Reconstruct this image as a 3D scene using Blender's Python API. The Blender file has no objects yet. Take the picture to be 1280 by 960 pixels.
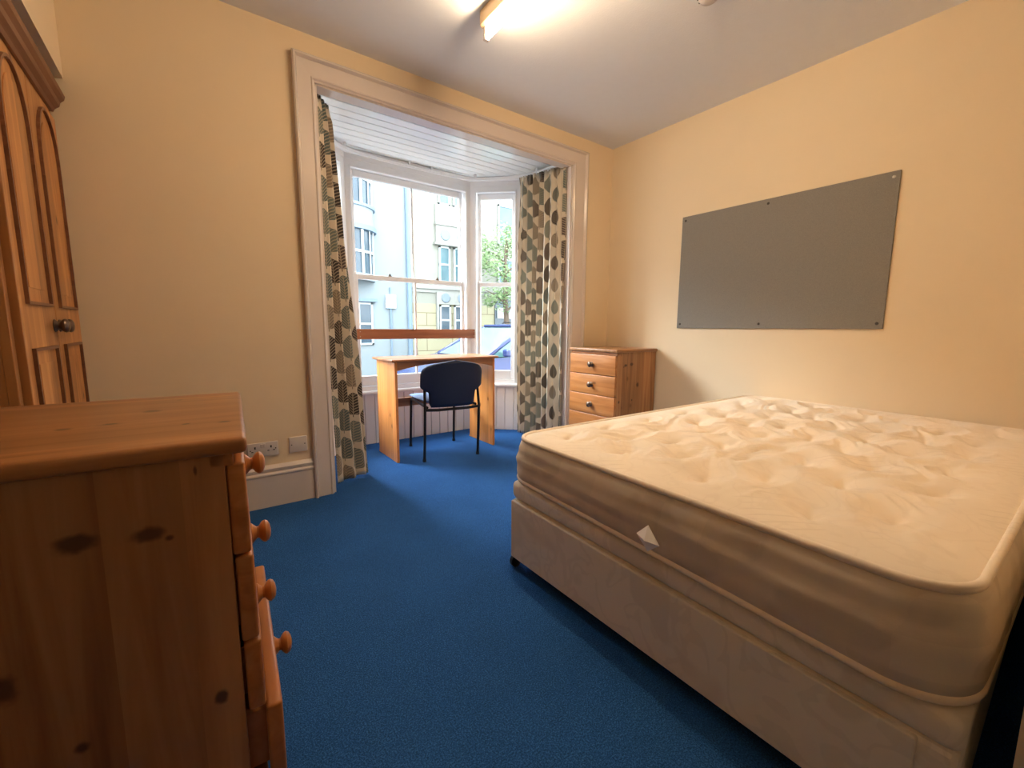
import bpy, bmesh, math, random
from mathutils import Vector, Matrix, noise
random.seed(7)
PI = math.pi
sc = bpy.context.scene
COL = sc.collection

# ------------------------------------------------------------ camera, light
F_PX, PITCH, ROLL, YAW = 534.018, 0.131268, 0.006911, 0.637018
CAM = Vector((-2.97596, -2.60174, 0.986))
fw = Vector((math.sin(YAW)*math.cos(PITCH), math.cos(YAW)*math.cos(PITCH), -math.sin(PITCH)))
rt = Vector((math.cos(YAW), -math.sin(YAW), 0)); up = rt.cross(fw)
rt2 = rt*math.cos(ROLL) + up*math.sin(ROLL); up2 = -rt*math.sin(ROLL) + up*math.cos(ROLL)
cd = bpy.data.cameras.new('camera'); cam = bpy.data.objects.new('camera', cd); COL.objects.link(cam)
cd.sensor_width = 36; cd.lens = F_PX/1280*36; cd.clip_start = 0.02; cd.clip_end = 200
M = Matrix((( rt2.x, up2.x, -fw.x, CAM.x), (rt2.y, up2.y, -fw.y, CAM.y), (rt2.z, up2.z, -fw.z, CAM.z), (0, 0, 0, 1)))
cam.matrix_world = M
sc.camera = cam
EXPOSURE = 0.0
SKY = 7.6
SUN = 25.0
TUBE = 140.0
w = bpy.data.worlds.new('world'); sc.world = w; w.use_nodes = True
bg = w.node_tree.nodes['Background']; bg.inputs[0].default_value = (0.86, 0.95, 1.0, 1); bg.inputs[1].default_value = SKY
sl = bpy.data.lights.new('hazy_sun', 'SUN'); sl.energy = SUN; sl.angle = math.radians(50); sl.color = (.86, .95, 1.0)
so = bpy.data.objects.new('hazy_sun', sl); COL.objects.link(so); so.rotation_euler = Vector((.44, -.63, -.62)).to_track_quat('-Z', 'Y').to_euler(); so.location = (-6, 12, 14)
sc.view_settings.view_transform = 'Standard'; sc.view_settings.look = 'None'
sc.view_settings.exposure = EXPOSURE; sc.view_settings.gamma = 1; sc.view_settings.use_curve_mapping = False
sc.cycles.max_bounces = 10; sc.cycles.diffuse_bounces = 6; sc.cycles.transparent_max_bounces = 12
sc.cycles.sample_clamp_indirect = 25.0
sc.cycles.use_denoising = True

# ------------------------------------------------------------ material helpers
def srgb(r, g, b):
    f = lambda c: (c/255/12.92) if c/255 <= 0.04045 else ((c/255+0.055)/1.055)**2.4
    return (f(r), f(g), f(b), 1)

class NT:
    def __init__(s, name):
        s.m = bpy.data.materials.new(name); s.m.use_nodes = True
        s.t = s.m.node_tree; s.b = s.t.nodes['Principled BSDF']; s.out = s.t.nodes['Material Output']
    def n(s, typ, **kw):
        x = s.t.nodes.new(typ)
        for k, v in kw.items(): setattr(x, k, v)
        return x
    def put(s, sock, v):
        if isinstance(v, (int, float)): sock.default_value = v
        elif isinstance(v, tuple): sock.default_value = v
        else: s.t.links.new(v, sock)
    def ma(s, op, a, b=0.0, c=0.0, clamp=False):
        x = s.n('ShaderNodeMath', operation=op); x.use_clamp = clamp
        s.put(x.inputs[0], a); s.put(x.inputs[1], b); s.put(x.inputs[2], c)
        return x.outputs[0]
    def mix(s, f, a, b, mode='MIX'):
        x = s.n('ShaderNodeMix', data_type='RGBA', blend_type=mode)
        s.put(x.inputs[0], f); s.put(x.inputs[6], a); s.put(x.inputs[7], b)
        return x.outputs[2]
    def coords(s, kind='Object', scale=(1, 1, 1), loc=(0, 0, 0), rot=(0, 0, 0)):
        tc = s.n('ShaderNodeTexCoord'); mp = s.n('ShaderNodeMapping')
        s.put(mp.inputs['Scale'], tuple(scale)); s.put(mp.inputs['Location'], tuple(loc)); s.put(mp.inputs['Rotation'], tuple(rot))
        s.t.links.new(tc.outputs[kind], mp.inputs[0]); return mp.outputs[0]
    def sep(s, v):
        x = s.n('ShaderNodeSeparateXYZ'); s.t.links.new(v, x.inputs[0]); return x.outputs
    def comb(s, x, y, z=0.0):
        c = s.n('ShaderNodeCombineXYZ'); s.put(c.inputs[0], x); s.put(c.inputs[1], y); s.put(c.inputs[2], z); return c.outputs[0]
    def noise(s, v, scale, detail=3, rough=.5, dist=0.0):
        x = s.n('ShaderNodeTexNoise'); s.t.links.new(v, x.inputs['Vector'])
        s.put(x.inputs['Scale'], scale); s.put(x.inputs['Detail'], detail); s.put(x.inputs['Roughness'], rough); s.put(x.inputs['Distortion'], dist)
        return x.outputs[0]
    def ramp(s, f, stops, interp='LINEAR'):
        x = s.n('ShaderNodeValToRGB'); s.put(x.inputs[0], f); cr = x.color_ramp; cr.interpolation = interp
        while len(cr.elements) < len(stops): cr.elements.new(0.5)
        for e, (p, c) in zip(cr.elements, stops): e.position = p; e.color = c if len(c) == 4 else (*c, 1)
        return x.outputs[0]
    def bump(s, h, strength=.3, dist=.01):
        x = s.n('ShaderNodeBump'); s.put(x.inputs['Height'], h); s.put(x.inputs['Strength'], strength); s.put(x.inputs['Distance'], dist)
        s.t.links.new(x.outputs[0], s.b.inputs['Normal'])
    def fin(s, col=None, rough=None, metal=None, spec=None, **kw):
        if col is not None: s.put(s.b.inputs['Base Color'], col)
        if rough is not None: s.put(s.b.inputs['Roughness'], rough)
        if metal is not None: s.put(s.b.inputs['Metallic'], metal)
        if spec is not None: s.put(s.b.inputs['Specular IOR Level'], spec)
        for k, v in kw.items(): s.put(s.b.inputs[k], v)
        return s.m

def plain(name, col, rough=.5, metal=0.0, spec=.5, nscale=None, var=.06, bump=0.0):
    t = NT(name); v = t.coords()
    n = t.noise(v, nscale or 9, 4)
    k = t.ma('MULTIPLY_ADD', n, 2*var, 1-var)
    c = t.mix(1.0, (*col[:3], 1), t.comb(k, k, k), 'MULTIPLY')
    if bump: t.bump(t.noise(v, (nscale or 9)*6, 3), bump, .004)
    return t.fin(c, rough, metal, spec)

def wood(name, axis, light, mid, dark, rough=.38, board=.09, across=1, seed=0, knots=1.0, spots=()):
    """axis: 0/1/2 grain direction in object coordinates; across: the axis along which boards are joined"""
    t = NT(name)
    v = t.coords('Object', loc=(seed*1.7, seed*2.3, seed*.9))
    o = t.sep(v)
    strip = t.ma('FLOOR', t.ma('DIVIDE', o[across], board))
    wn = t.n('ShaderNodeTexWhiteNoise', noise_dimensions='1D'); t.put(wn.inputs['W'], strip)
    rnd = wn.outputs[0]
    sh = [0, 0, 0]; scl = [26, 26, 26]; scl[axis] = 1.6
    vv = t.n('ShaderNodeVectorMath', operation='MULTIPLY'); t.t.links.new(v, vv.inputs[0]); vv.inputs[1].default_value = scl
    off = t.n('ShaderNodeVectorMath', operation='ADD'); t.t.links.new(vv.outputs[0], off.inputs[0])
    t.t.links.new(t.comb(t.ma('MULTIPLY', rnd, 37.0), t.ma('MULTIPLY', rnd, 19.0), t.ma('MULTIPLY', rnd, 53.0)), off.inputs[1])
    g = t.noise(off.outputs[0], 1.0, 4, .55, .8)
    g2 = t.noise(off.outputs[0], .35, 2, .5, .4)
    # knots
    kscl = [8, 8, 8]; kscl[axis] = 4.6
    kv = t.n('ShaderNodeVectorMath', operation='MULTIPLY'); t.t.links.new(v, kv.inputs[0]); kv.inputs[1].default_value = kscl
    vo = t.n('ShaderNodeTexVoronoi'); t.t.links.new(kv.outputs[0], vo.inputs['Vector']); vo.inputs['Scale'].default_value = 1.0
    vo.inputs['Randomness'].default_value = .95
    wob = t.ma('MULTIPLY_ADD', t.noise(v, 40, 2), .05, -.025)
    d = t.ma('ADD', vo.outputs['Distance'], wob)
    mr = t.n('ShaderNodeMapRange', interpolation_type='SMOOTHSTEP'); t.put(mr.inputs[0], d)
    mr.inputs[1].default_value = .045; mr.inputs[2].default_value = .11; mr.inputs[3].default_value = 1; mr.inputs[4].default_value = 0
    kn = t.ma('MULTIPLY', mr.outputs[0], .85*knots)
    halo = t.n('ShaderNodeMapRange', interpolation_type='SMOOTHSTEP'); t.put(halo.inputs[0], d)
    halo.inputs[1].default_value = .08; halo.inputs[2].default_value = .3; halo.inputs[3].default_value = .4*knots; halo.inputs[4].default_value = 0
    base = t.ramp(g, [(.28, dark), (.48, mid), (.68, light)])
    base = t.mix(t.ma('MULTIPLY', g2, .5), base, (*mid[:3], 1))
    k = t.ma('MULTIPLY_ADD', rnd, .34, .83)
    base = t.mix(1.0, base, t.comb(k, k, k), 'MULTIPLY')
    base = t.mix(halo.outputs[0], base, (*dark[:3], 1))
    base = t.mix(kn, base, (dark[0]*.22, dark[1]*.16, dark[2]*.14, 1))
    a0, a1 = [i for i in (0, 1, 2) if i != (2 if axis != 2 else 1)]
    tcs = t.n('ShaderNodeTexCoord'); oo = t.sep(tcs.outputs['Object']); wv = t.noise(tcs.outputs['Object'], 55, 2)
    for (p, q, rp, rq) in spots:
        dd = t.ma('SQRT', t.ma('ADD', t.ma('POWER', t.ma('ABSOLUTE', t.ma('DIVIDE', t.ma('SUBTRACT', oo[a0], p), rp)), 2.0), t.ma('POWER', t.ma('ABSOLUTE', t.ma('DIVIDE', t.ma('SUBTRACT', oo[a1], q), rq)), 2.0)))
        m2 = t.n('ShaderNodeMapRange', interpolation_type='SMOOTHSTEP'); t.put(m2.inputs[0], t.ma('ADD', dd, t.ma('MULTIPLY', wv, .9)))
        m2.inputs[1].default_value = .9; m2.inputs[2].default_value = 1.7; m2.inputs[3].default_value = .85; m2.inputs[4].default_value = 0
        base = t.mix(m2.outputs[0], base, (dark[0]*.25, dark[1]*.22, dark[2]*.3, 1))
    t.bump(g, .12, .002)
    return t.fin(base, rough, 0, .45)

PL, PM, PD = (.54, .23, .075), (.44, .165, .046), (.30, .10, .026)
CL, CM, CDK = (.44, .22, .095), (.34, .15, .055), (.20, .075, .024)
m_wallL = plain('cream_wall_paint', (.76, .62, .43), .75, 0, .25, 3.0, .03, .04)
m_ceil = plain('ceiling_paint', (.75, .77, .80), .85, 0, .2, 20, .02, .25)
m_gloss = plain('cream_gloss_paint', (.66, .58, .52), .22, 0, .5, 4, .03)
m_white = plain('white_gloss_paint', (.87, .87, .88), .28, 0, .5, 4, .02)
m_bayceil = plain('white_board_gloss', (.88, .90, .90), .12, 0, .6, 4, .02)
m_bead = plain('white_beadboard_paint', (.86, .83, .82), .4, 0, .4, 5, .04)
m_dark = plain('dark_recess', (.05, .04, .03), .8)
m_black = plain('black_tube_paint', (.012, .011, .012), .35, .3)
m_blackp = plain('black_plastic', (.015, .015, .016), .5)
m_plastic = plain('white_plastic', (.62, .56, .52), .4, 0, .5, 5, .02)
m_slot = plain('socket_slot', (.03, .025, .02), .6)
m_brass = plain('tarnished_knob_metal', (.16, .11, .08), .32, .85)
m_screw = plain('steel_screw', (.55, .5, .42), .3, 1.0)
m_dscrew = plain('dark_screw', (.06, .05, .04), .5, .6)
m_batten = plain('enamelled_steel', (.62, .46, .28), .45, 0, .4)

def carpet_mat():
    t = NT('blue_carpet'); v = t.coords()
    a = t.noise(v, 260, 3, .7); b = t.noise(v, 3.2, 4, .6); c = t.noise(v, 55, 3, .6)
    col = t.ramp(a, [(.36, (.011, .044, .14)), (.52, (.021, .098, .30)), (.70, (.060, .21, .56))])
    k = t.ma('MULTIPLY_ADD', b, .5, .75)
    col = t.mix(1.0, col, t.comb(k, k, k), 'MULTIPLY')
    k2 = t.ma('MULTIPLY_ADD', c, .5, .75)
    col = t.mix(1.0, col, t.comb(k2, k2, k2), 'MULTIPLY')
    t.bump(a, .7, .006)
    return t.fin(col, .95, 0, .12)
m_carpet = carpet_mat()

def glass_mat(name, tint=(1, 1, 1), ior=1.45):
    m = bpy.data.materials.new(name); m.use_nodes = True; nt = m.node_tree
    nt.nodes.clear(); o = nt.nodes.new('ShaderNodeOutputMaterial'); mx = nt.nodes.new('ShaderNodeMixShader')
    tr = nt.nodes.new('ShaderNodeBsdfTransparent'); tr.inputs[0].default_value = (*tint, 1)
    gl = nt.nodes.new('ShaderNodeBsdfGlossy'); gl.inputs['Roughness'].default_value = .02
    fr = nt.nodes.new('ShaderNodeFresnel'); fr.inputs[0].default_value = ior
    ge = nt.nodes.new('ShaderNodeNewGeometry'); mu = nt.nodes.new('ShaderNodeMath'); mu.operation = 'MULTIPLY'; iv = nt.nodes.new('ShaderNodeMath'); iv.operation = 'SUBTRACT'; iv.inputs[0].default_value = 1.0
    nt.links.new(ge.outputs['Backfacing'], iv.inputs[1]); nt.links.new(fr.outputs[0], mu.inputs[0]); nt.links.new(iv.outputs[0], mu.inputs[1])
    nt.links.new(mu.outputs[0], mx.inputs[0]); nt.links.new(tr.outputs[0], mx.inputs[1]); nt.links.new(gl.outputs[0], mx.inputs[2])
    nt.links.new(mx.outputs[0], o.inputs[0]); return m
m_glass = glass_mat('window_glass', (.97, .98, .98))

def fabric_damask(name, base, shade, scale, rough=.85):
    t = NT(name); v = t.coords()
    n1 = t.noise(v, scale, 1.5, .4, 1.2)
    band = t.ma('ABSOLUTE', t.ma('SUBTRACT', n1, .5))
    msk = t.ramp(band, [(.0, (1, 1, 1)), (.035, (1, 1, 1)), (.05, (0, 0, 0))])
    n2 = t.noise(v, scale*.6, 1, .4, .4)
    blot = t.ramp(n2, [(.56, (0, 0, 0)), (.60, (1, 1, 1))])
    f = t.ma('MULTIPLY', t.ma('MAXIMUM', t.ma('MULTIPLY', msk, .45), t.ma('MULTIPLY', blot, .75)), .38)
    col = t.mix(f, (*base, 1), (*shade, 1))
    t.bump(t.noise(v, 420, 2), .15, .002)
    return t.fin(col, rough, 0, .3, **{'Sheen Weight': .15})
m_base = fabric_damask('divan_fabric', (.82, .75, .62), (.50, .44, .33), 9)

def mattress_mat():
    t = NT('mattress_ticking'); v = t.coords()
    n1 = t.noise(v, 10, 1.5, .4, 1.4)
    band = t.ma('ABSOLUTE', t.ma('SUBTRACT', n1, .5))
    msk = t.ramp(band, [(.0, (1, 1, 1)), (.02, (1, 1, 1)), (.035, (0, 0, 0))])
    st = t.n('ShaderNodeTexWave', wave_type='BANDS', bands_direction='DIAGONAL'); t.t.links.new(v, st.inputs[0]); st.inputs['Scale'].default_value = 14
    st.inputs['Distortion'].default_value = 1.5
    lf = t.ma('MULTIPLY', t.ramp(t.noise(v, 5, 1), [(.55, (0, 0, 0)), (.6, (1, 1, 1))]), t.ramp(st.outputs[0], [(.86, (0, 0, 0)), (.93, (1, 1, 1))]))
    col = t.mix(t.ma('MULTIPLY', t.ma('MAXIMUM', t.ma('MULTIPLY', msk, .45), lf), .22), (.90, .77, .60, 1), (.62, .48, .34, 1))
    t.bump(t.noise(v, 500, 2), .1, .002)
    return t.fin(col, .7, 0, .35, **{'Sheen Weight': .1})
m_matt = mattress_mat()

def mattress_side_mat():
    t = NT('mattress_border_ticking'); v = t.coords(); o = t.sep(v)
    seam = t.ma('PINGPONG', t.ma('MULTIPLY', t.ma('ADD', o[1], t.ma('MULTIPLY', t.noise(v, 4, 1), .06)), 9.0), .5)
    blk = t.n('ShaderNodeTexWhiteNoise', noise_dimensions='2D')
    t.t.links.new(t.comb(t.ma('FLOOR', t.ma('MULTIPLY', t.ma('ADD', o[0], o[1]), 16.0)), t.ma('FLOOR', t.ma('MULTIPLY', o[2], 14.0))), blk.inputs[0])
    n2 = t.noise(v, 6, 1, .4, .5)
    f = t.ma('MULTIPLY', t.ma('ADD', t.ma('MULTIPLY', blk.outputs[0], .35), t.ma('MULTIPLY', t.ramp(n2, [(.5, (0, 0, 0)), (.56, (1, 1, 1))]), .5)), .6)
    col = t.mix(f, (.72, .62, .48, 1), (.46, .38, .28, 1))
    t.bump(t.noise(v, 380, 2), .12, .002)
    return t.fin(col, .7, 0, .35)
m_mside = mattress_side_mat()

def leaf_curtain_mat():
    t = NT('leaf_print_curtain')
    tc = t.n('ShaderNodeTexCoord'); o = t.sep(tc.outputs['UV'])
    cu, cv = .124, .182
    U = t.ma('DIVIDE', o[0], cu); colm = t.ma('FLOOR', U)
    V = t.ma('ADD', t.ma('DIVIDE', o[1], cv), t.ma('MULTIPLY', t.ma('MODULO', colm, 2.0), .5))
    row = t.ma('FLOOR', V)
    wn = t.n('ShaderNodeTexWhiteNoise', noise_dimensions='2D'); t.t.links.new(t.comb(colm, row), wn.inputs[0])
    x = t.ma('SUBTRACT', t.ma('FRACT', U), .5); y = t.ma('SUBTRACT', t.ma('FRACT', V), .5)
    tt = t.ma('DIVIDE', t.ma('ADD', y, .36), .80, clamp=True)
    wd = t.ma('MULTIPLY', t.ma('MULTIPLY', t.ma('POWER', tt, .5), t.ma('POWER', t.ma('SUBTRACT', 1.0, tt), .80)), 1.02)
    ax = t.ma('ABSOLUTE', x)
    leaf = t.ma('MULTIPLY', t.ma('LESS_THAN', ax, wd), t.ma('GREATER_THAN', tt, 0.001))
    vein = t.ma('LESS_THAN', t.ma('FRACT', t.ma('MULTIPLY', t.ma('SUBTRACT', y, t.ma('MULTIPLY', ax, .8)), 10.0)), .34)
    mid = t.ma('LESS_THAN', ax, .018)
    vv = t.ma('MULTIPLY', t.ma('MAXIMUM', vein, mid), t.ma('GREATER_THAN', t.ma('SUBTRACT', wd, ax), .02))
    stem = t.ma('MULTIPLY', t.ma('LESS_THAN', ax, .016), t.ma('LESS_THAN', y, -.33))
    stem = t.ma('MULTIPLY', stem, t.ma('GREATER_THAN', y, -.44))
    lc = t.ramp(wn.outputs[0], [(0, (.050, .040, .035)), (.26, (.11, .14, .13)), (.48, (.24, .195, .145)), (.62, (.085, .062, .056)), (.78, (.165, .19, .165))], 'CONSTANT')
    lc2 = t.mix(t.ma('MULTIPLY', vv, .55), lc, (.55, .46, .34, 1))
    col = t.mix(t.ma('MAXIMUM', leaf, stem), (.66, .575, .45, 1), lc2)
    t.bump(t.noise(tc.outputs['Object'], 500, 2), .1, .001)
    return t.fin(col, .8, 0, .25, **{'Sheen Weight': .1})
m_curt = leaf_curtain_mat()

w_chest_v = wood('pine_chest_upright', 2, CL, CM, CDK, .4, .085, 0, 3, .5, spots=[(.062, .716, .021, .013), (.131, .710, .020, .011), (.153, .699, .006, .005), (.187, .788, .0025, .008), (-.018, .552, .016, .02), (.194, .437, .009, .012), (.043, .440, .008, .008)])
w_chest_x = wood('pine_chest_top', 0, CL, CM, CDK, .33, .095, 1, 5, .4, spots=[(.11, .051, .014, .014), (.071, -.048, .010, .008), (.171, -.108, .006, .006), (.222, -.119, .010, .008), (.141, .174, .005, .005), (.02, -.06, .010, .01)])
w_chest_f = wood('pine_drawer_front', 1, PL, PM, PD, .34, .4, 0, 8, .7)
w_knob = wood('pine_knob_wood', 2, PL, PM, PD, .3, .5, 0, 2, 0)
w_desk_v = wood('pine_desk_upright', 2, (.74, .31, .09), (.64, .24, .06), (.45, .15, .03), .3, .11, 1, 11)
w_desk_x = wood('pine_desk_top', 0, (.52, .25, .12), (.42, .17, .07), (.28, .10, .04), .3, .10, 1, 13, .5)
w_ward_v = wood('old_pine_upright', 2, (.56, .28, .10), (.45, .195, .06), (.27, .10, .03), .42, .11, 1, 17)
w_ward_y = wood('old_pine_cross', 1, (.52, .26, .10), (.40, .17, .06), (.24, .09, .03), .42, .2, 2, 19, .6)
w_cornice = wood('dark_pine_cornice', 1, (.22, .10, .05), (.17, .07, .033), (.11, .04, .02), .42, .3, 2, 23, .2)
w_ledge = wood('red_pine_board', 0, (.36, .14, .07), (.29, .10, .045), (.18, .06, .03), .35, .4, 2, 29, .6)

# ------------------------------------------------------------ mesh helpers
def nb(): return bmesh.new()
def box(bm, x0, y0, z0, x1, y1, z1, bev=0.0, seg=2):
    x0, x1 = sorted((x0, x1)); y0, y1 = sorted((y0, y1)); z0, z1 = sorted((z0, z1))
    r = bmesh.ops.create_cube(bm, size=1); vs = r['verts']
    for v in vs: v.co = Vector(((x0+x1)/2+v.co.x*(x1-x0), (y0+y1)/2+v.co.y*(y1-y0), (z0+z1)/2+v.co.z*(z1-z0)))
    if bev:
        es = list({e for v in vs for e in v.link_edges})
        bmesh.ops.bevel(bm, geom=es, offset=bev, segments=seg, profile=.5, affect='EDGES')
    return bm
def prism(bm, pts, axis, a, b, bev=0.0):
    """pts 2D polygon in the plane perpendicular to axis (order of remaining axes), extruded a->b"""
    def mk(p, h):
        if axis == 2: return (p[0], p[1], h)
        if axis == 1: return (p[0], h, p[1])
        return (h, p[0], p[1])
    A = [bm.verts.new(mk(p, a)) for p in pts]; B = [bm.verts.new(mk(p, b)) for p in pts]
    n = len(pts); fs = [bm.faces.new(A), bm.faces.new(B[::-1])]
    for i in range(n): fs.append(bm.faces.new((A[i], B[i], B[(i+1) % n], A[(i+1) % n])))
    if bev:
        es = [e for e in fs[0].edges] + [e for e in fs[1].edges]
        bmesh.ops.bevel(bm, geom=es, offset=bev, segments=2, profile=.5, affect='EDGES')
    return bm
def tube(bm, path, r, n=10, closed=False, cap=True):
    P = [Vector(p) for p in path]; L = len(P); rings = []
    rr = r if isinstance(r, (list, tuple)) else [r]*L
    ref = Vector((0, 0, 1)); T0 = (P[1]-P[0]).normalized()
    if abs(T0.dot(ref)) > .95: ref = Vector((1, 0, 0))
    nrm = (ref - T0*ref.dot(T0)).normalized()
    for i in range(L):
        if closed: T = (P[(i+1) % L]-P[(i-1) % L]).normalized()
        elif i == 0: T = (P[1]-P[0]).normalized()
        elif i == L-1: T = (P[-1]-P[-2]).normalized()
        else: T = ((P[i+1]-P[i]).normalized()+(P[i]-P[i-1]).normalized()).normalized()
        nrm = (nrm - T*nrm.dot(T)).normalized(); bi = T.cross(nrm)
        rings.append([bm.verts.new(P[i]+(nrm*math.cos(2*PI*k/n)+bi*math.sin(2*PI*k/n))*rr[i]) for k in range(n)])
    for i in range(L if closed else L-1):
        a = rings[i]; b = rings[(i+1) % L]
        for k in range(n): bm.faces.new((a[k], a[(k+1) % n], b[(k+1) % n], b[k]))
    if cap and not closed: bm.faces.new(rings[0][::-1]); bm.faces.new(rings[-1])
    return bm
def lathe(bm, prof, origin=(0, 0, 0), axis='z', n=20):
    """prof list of (r, h); axis direction x/y/z or -x etc."""
    o = Vector(origin); sg = -1 if axis[0] == '-' else 1; ax = axis[-1]
    D = {'x': Vector((1, 0, 0)), 'y': Vector((0, 1, 0)), 'z': Vector((0, 0, 1))}[ax]*sg
    A = Vector((0, 0, 1)) if ax != 'z' else Vector((1, 0, 0)); B = D.cross(A)
    rings = []
    for r, h in prof:
        rings.append([bm.verts.new(o+D*h+(A*math.cos(2*PI*k/n)+B*math.sin(2*PI*k/n))*max(r, 1e-4)) for k in range(n)])
    for a, b in zip(rings, rings[1:]):
        for k in range(n): bm.faces.new((a[k], a[(k+1) % n], b[(k+1) % n], b[k]))
    bm.faces.new(rings[0][::-1]); bm.faces.new(rings[-1]); return bm
def obj(name, bm, mat, parent=None, loc=None, smooth=False):
    bmesh.ops.recalc_face_normals(bm, faces=bm.faces[:])
    me = bpy.data.meshes.new(name); bm.to_mesh(me); bm.free()
    for m in (mat if isinstance(mat, (list, tuple)) else [mat]): me.materials.append(m)
    o = bpy.data.objects.new(name, me); COL.objects.link(o)
    if smooth:
        for p in me.polygons: p.use_smooth = True
    if parent: o.parent = parent
    if loc: o.location = loc
    return o
def smooth_by_angle(o, ang=.7):
    me = o.data
    for p in me.polygons: p.use_smooth = True
    bm = bmesh.new(); bm.from_mesh(me)
    for e in bm.edges:
        if len(e.link_faces) == 2 and e.calc_face_angle(0) > ang: e.smooth = False
    bm.to_mesh(me); bm.free(); return o
def thing(name, label, cat, loc=(0, 0, 0), rz=0.0, group=None):
    o = bpy.data.objects.new(name, None); COL.objects.link(o); o.location = loc; o.rotation_euler = (0, 0, rz)
    o.empty_display_size = .1
    o['label'] = label; o['category'] = cat
    if group: o['group'] = group
    return o
def tag(o, label, cat, group=None):
    o['label'] = label; o['category'] = cat
    if group: o['group'] = group
    return o
def struct(name, bm, mat, smooth=False):
    o = obj(name, bm, mat, smooth=smooth); o['kind'] = 'structure'; return o
def plabel(o, s): o['label'] = s; return o

# ------------------------------------------------------------ setting
H = 2.492
XL, XR = -2.37, -.471          # bay opening
BY, SY = .94, .60              # bay front plane, start of canted sides
CX0, CX1 = -1.965, -.85        # centre section
YN = -3.7
bm = nb(); box(bm, -4.1, YN-.15, -.12, .15, 1.05, 0); struct('floor', bm, m_carpet)
bm = nb(); box(bm, -4.1, YN-.15, H, .15, .6, H+.12); struct('ceiling', bm, m_ceil)
bm = nb(); box(bm, 0, YN-.15, 0, .15, .6, H); struct('wall_right', bm, m_wallL)
bm = nb(); box(bm, -4.1, YN-.15, 0, -3.96, .6, H); box(bm, -3.96, YN, 1.975, -3.33, 0, H); struct('wall_left', bm, m_wallL)
bm = nb(); box(bm, -3.96, YN-.15, 0, 0, YN, H)
box(bm, -1.93, -3.2, 0, 0, -2.600, H); struct('wall_near', bm, m_wallL)
bm = nb()
box(bm, -3.96, 0, 0, XL, .6, H); box(bm, XR, 0, 0, 0, .6, H); box(bm, XL, 0, 2.263, XR, .07, H); box(bm, XL, .07, 2.37, XR, .6, H)
struct('wall_back', bm, m_wallL)

# architrave around the opening (profiled, mitred)
def architrave():
    bm = nb()
    ox0, ox1, oz = -2.477, -.314, 2.383; ix0, ix1, iz = XL, XR, 2.263
    prof = [(0, 0), (0, .030), (.06, .036), (.12, .036), (.16, .028), (.20, .020), (.82, .018), (.86, .022), (.90, .022), (.94, .015), (1, .012), (1, 0)]
    rings = []
    for k in range(4):
        r = []
        for f, h in prof:
            x0 = ox0+(ix0-ox0)*f; x1 = ox1+(ix1-ox1)*f; z = oz+(iz-oz)*f
            p = [(x0, -h, 0), (x0, -h, z), (x1, -h, z), (x1, -h, 0)][k]
            r.append(bm.verts.new(p))
        rings.append(r)
    for a, b in zip(rings, rings[1:]):
        for i in range(len(prof)-1): bm.faces.new((a[i], a[i+1], b[i+1], b[i]))
        bm.faces.new((a[-1], a[0], b[0], b[-1]))
    bm.faces.new(rings[0]); bm.faces.new(rings[-1][::-1])
    # reveal lining
    box(bm, XL-.004, 0, 0, XL+.012, .595, 2.335); box(bm, XR-.012, 0, 0, XR+.004, .595, 2.335); box(bm, XL, 0, 2.255, XR, .085, 2.27)
    return bm
struct('trim_1', architrave(), m_gloss)

def skirting(bm, p0, p1, nrm, h=.232):
    prof = [(0, 0), (.018, 0), (.018, .172), (.024, .178), (.024, .186), (.014, .194), (.018, .204), (.020, .214), (.012, .224), (.004, h), (0, h)]
    a = [bm.verts.new((p0[0]+nrm[0]*d, p0[1]+nrm[1]*d, z)) for d, z in prof]
    b = [bm.verts.new((p1[0]+nrm[0]*d, p1[1]+nrm[1]*d, z)) for d, z in prof]
    for i in range(len(prof)-1): bm.faces.new((a[i], a[i+1], b[i+1], b[i]))
    bm.faces.new((a[-1], a[0], b[0], b[-1])); bm.faces.new(a[::-1]); bm.faces.new(b)
bm = nb(); skirting(bm, (-3.96, 0), (-2.477, 0), (0, -1)); skirting(bm, (-.314, 0), (0, 0), (0, -1)); struct('baseboard_back', bm, m_gloss)
bm = nb(); skirting(bm, (0, 0), (0, -2.60), (-1, 0)); struct('baseboard_right', bm, m_gloss)

# bay: beadboard apron below the sills, frieze above, boarded ceiling
SEG = [((XL+.012, SY), (CX0, BY)), ((CX0, BY), (CX1, BY)), ((CX1, BY), (XR-.012, SY))]
def seg_frame(s):
    a, b = Vector(s[0]), Vector(s[1]); d = (b-a); L = d.length; d.normalize(); n = Vector((-d.y, d.x))  # n points outwards (+y)
    return a, d, n, L
def seg_box(bm, s, u0, u1, w0, w1, z0, z1, bev=0.0):
    """box in a bay segment's own frame: u along, w outwards"""
    a, d, n, L = seg_frame(s); t = nb(); box(t, u0, w0, z0, u1, w1, z1, bev)
    mp = Matrix(((d.x, n.x, 0, a.x), (d.y, n.y, 0, a.y), (0, 0, 1, 0), (0, 0, 0, 1)))
    bmesh.ops.transform(t, matrix=mp, verts=t.verts[:])
    me = bpy.data.meshes.new('tmp'); t.to_mesh(me); t.free(); bm.from_mesh(me); bpy.data.meshes.remove(me)
bm = nb()
for s in SEG:
    L = seg_frame(s)[3]; k = max(1, round(L/.085)); wd = L/k
    seg_box(bm, s, -.01, L+.01, .012, .13, 0, .425)
    for i in range(k): seg_box(bm, s, i*wd+.003, (i+1)*wd-.003, -.002, .014, 0, .425, .003)
struct('wall_bay', bm, m_bead)
bm = nb()
for s in SEG:
    L = seg_frame(s)[3]; seg_box(bm, s, -.02, L+.02, -.035, .12, .425, .455, .010)
struct('trim_2', bm, m_white)
bm = nb()
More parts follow.
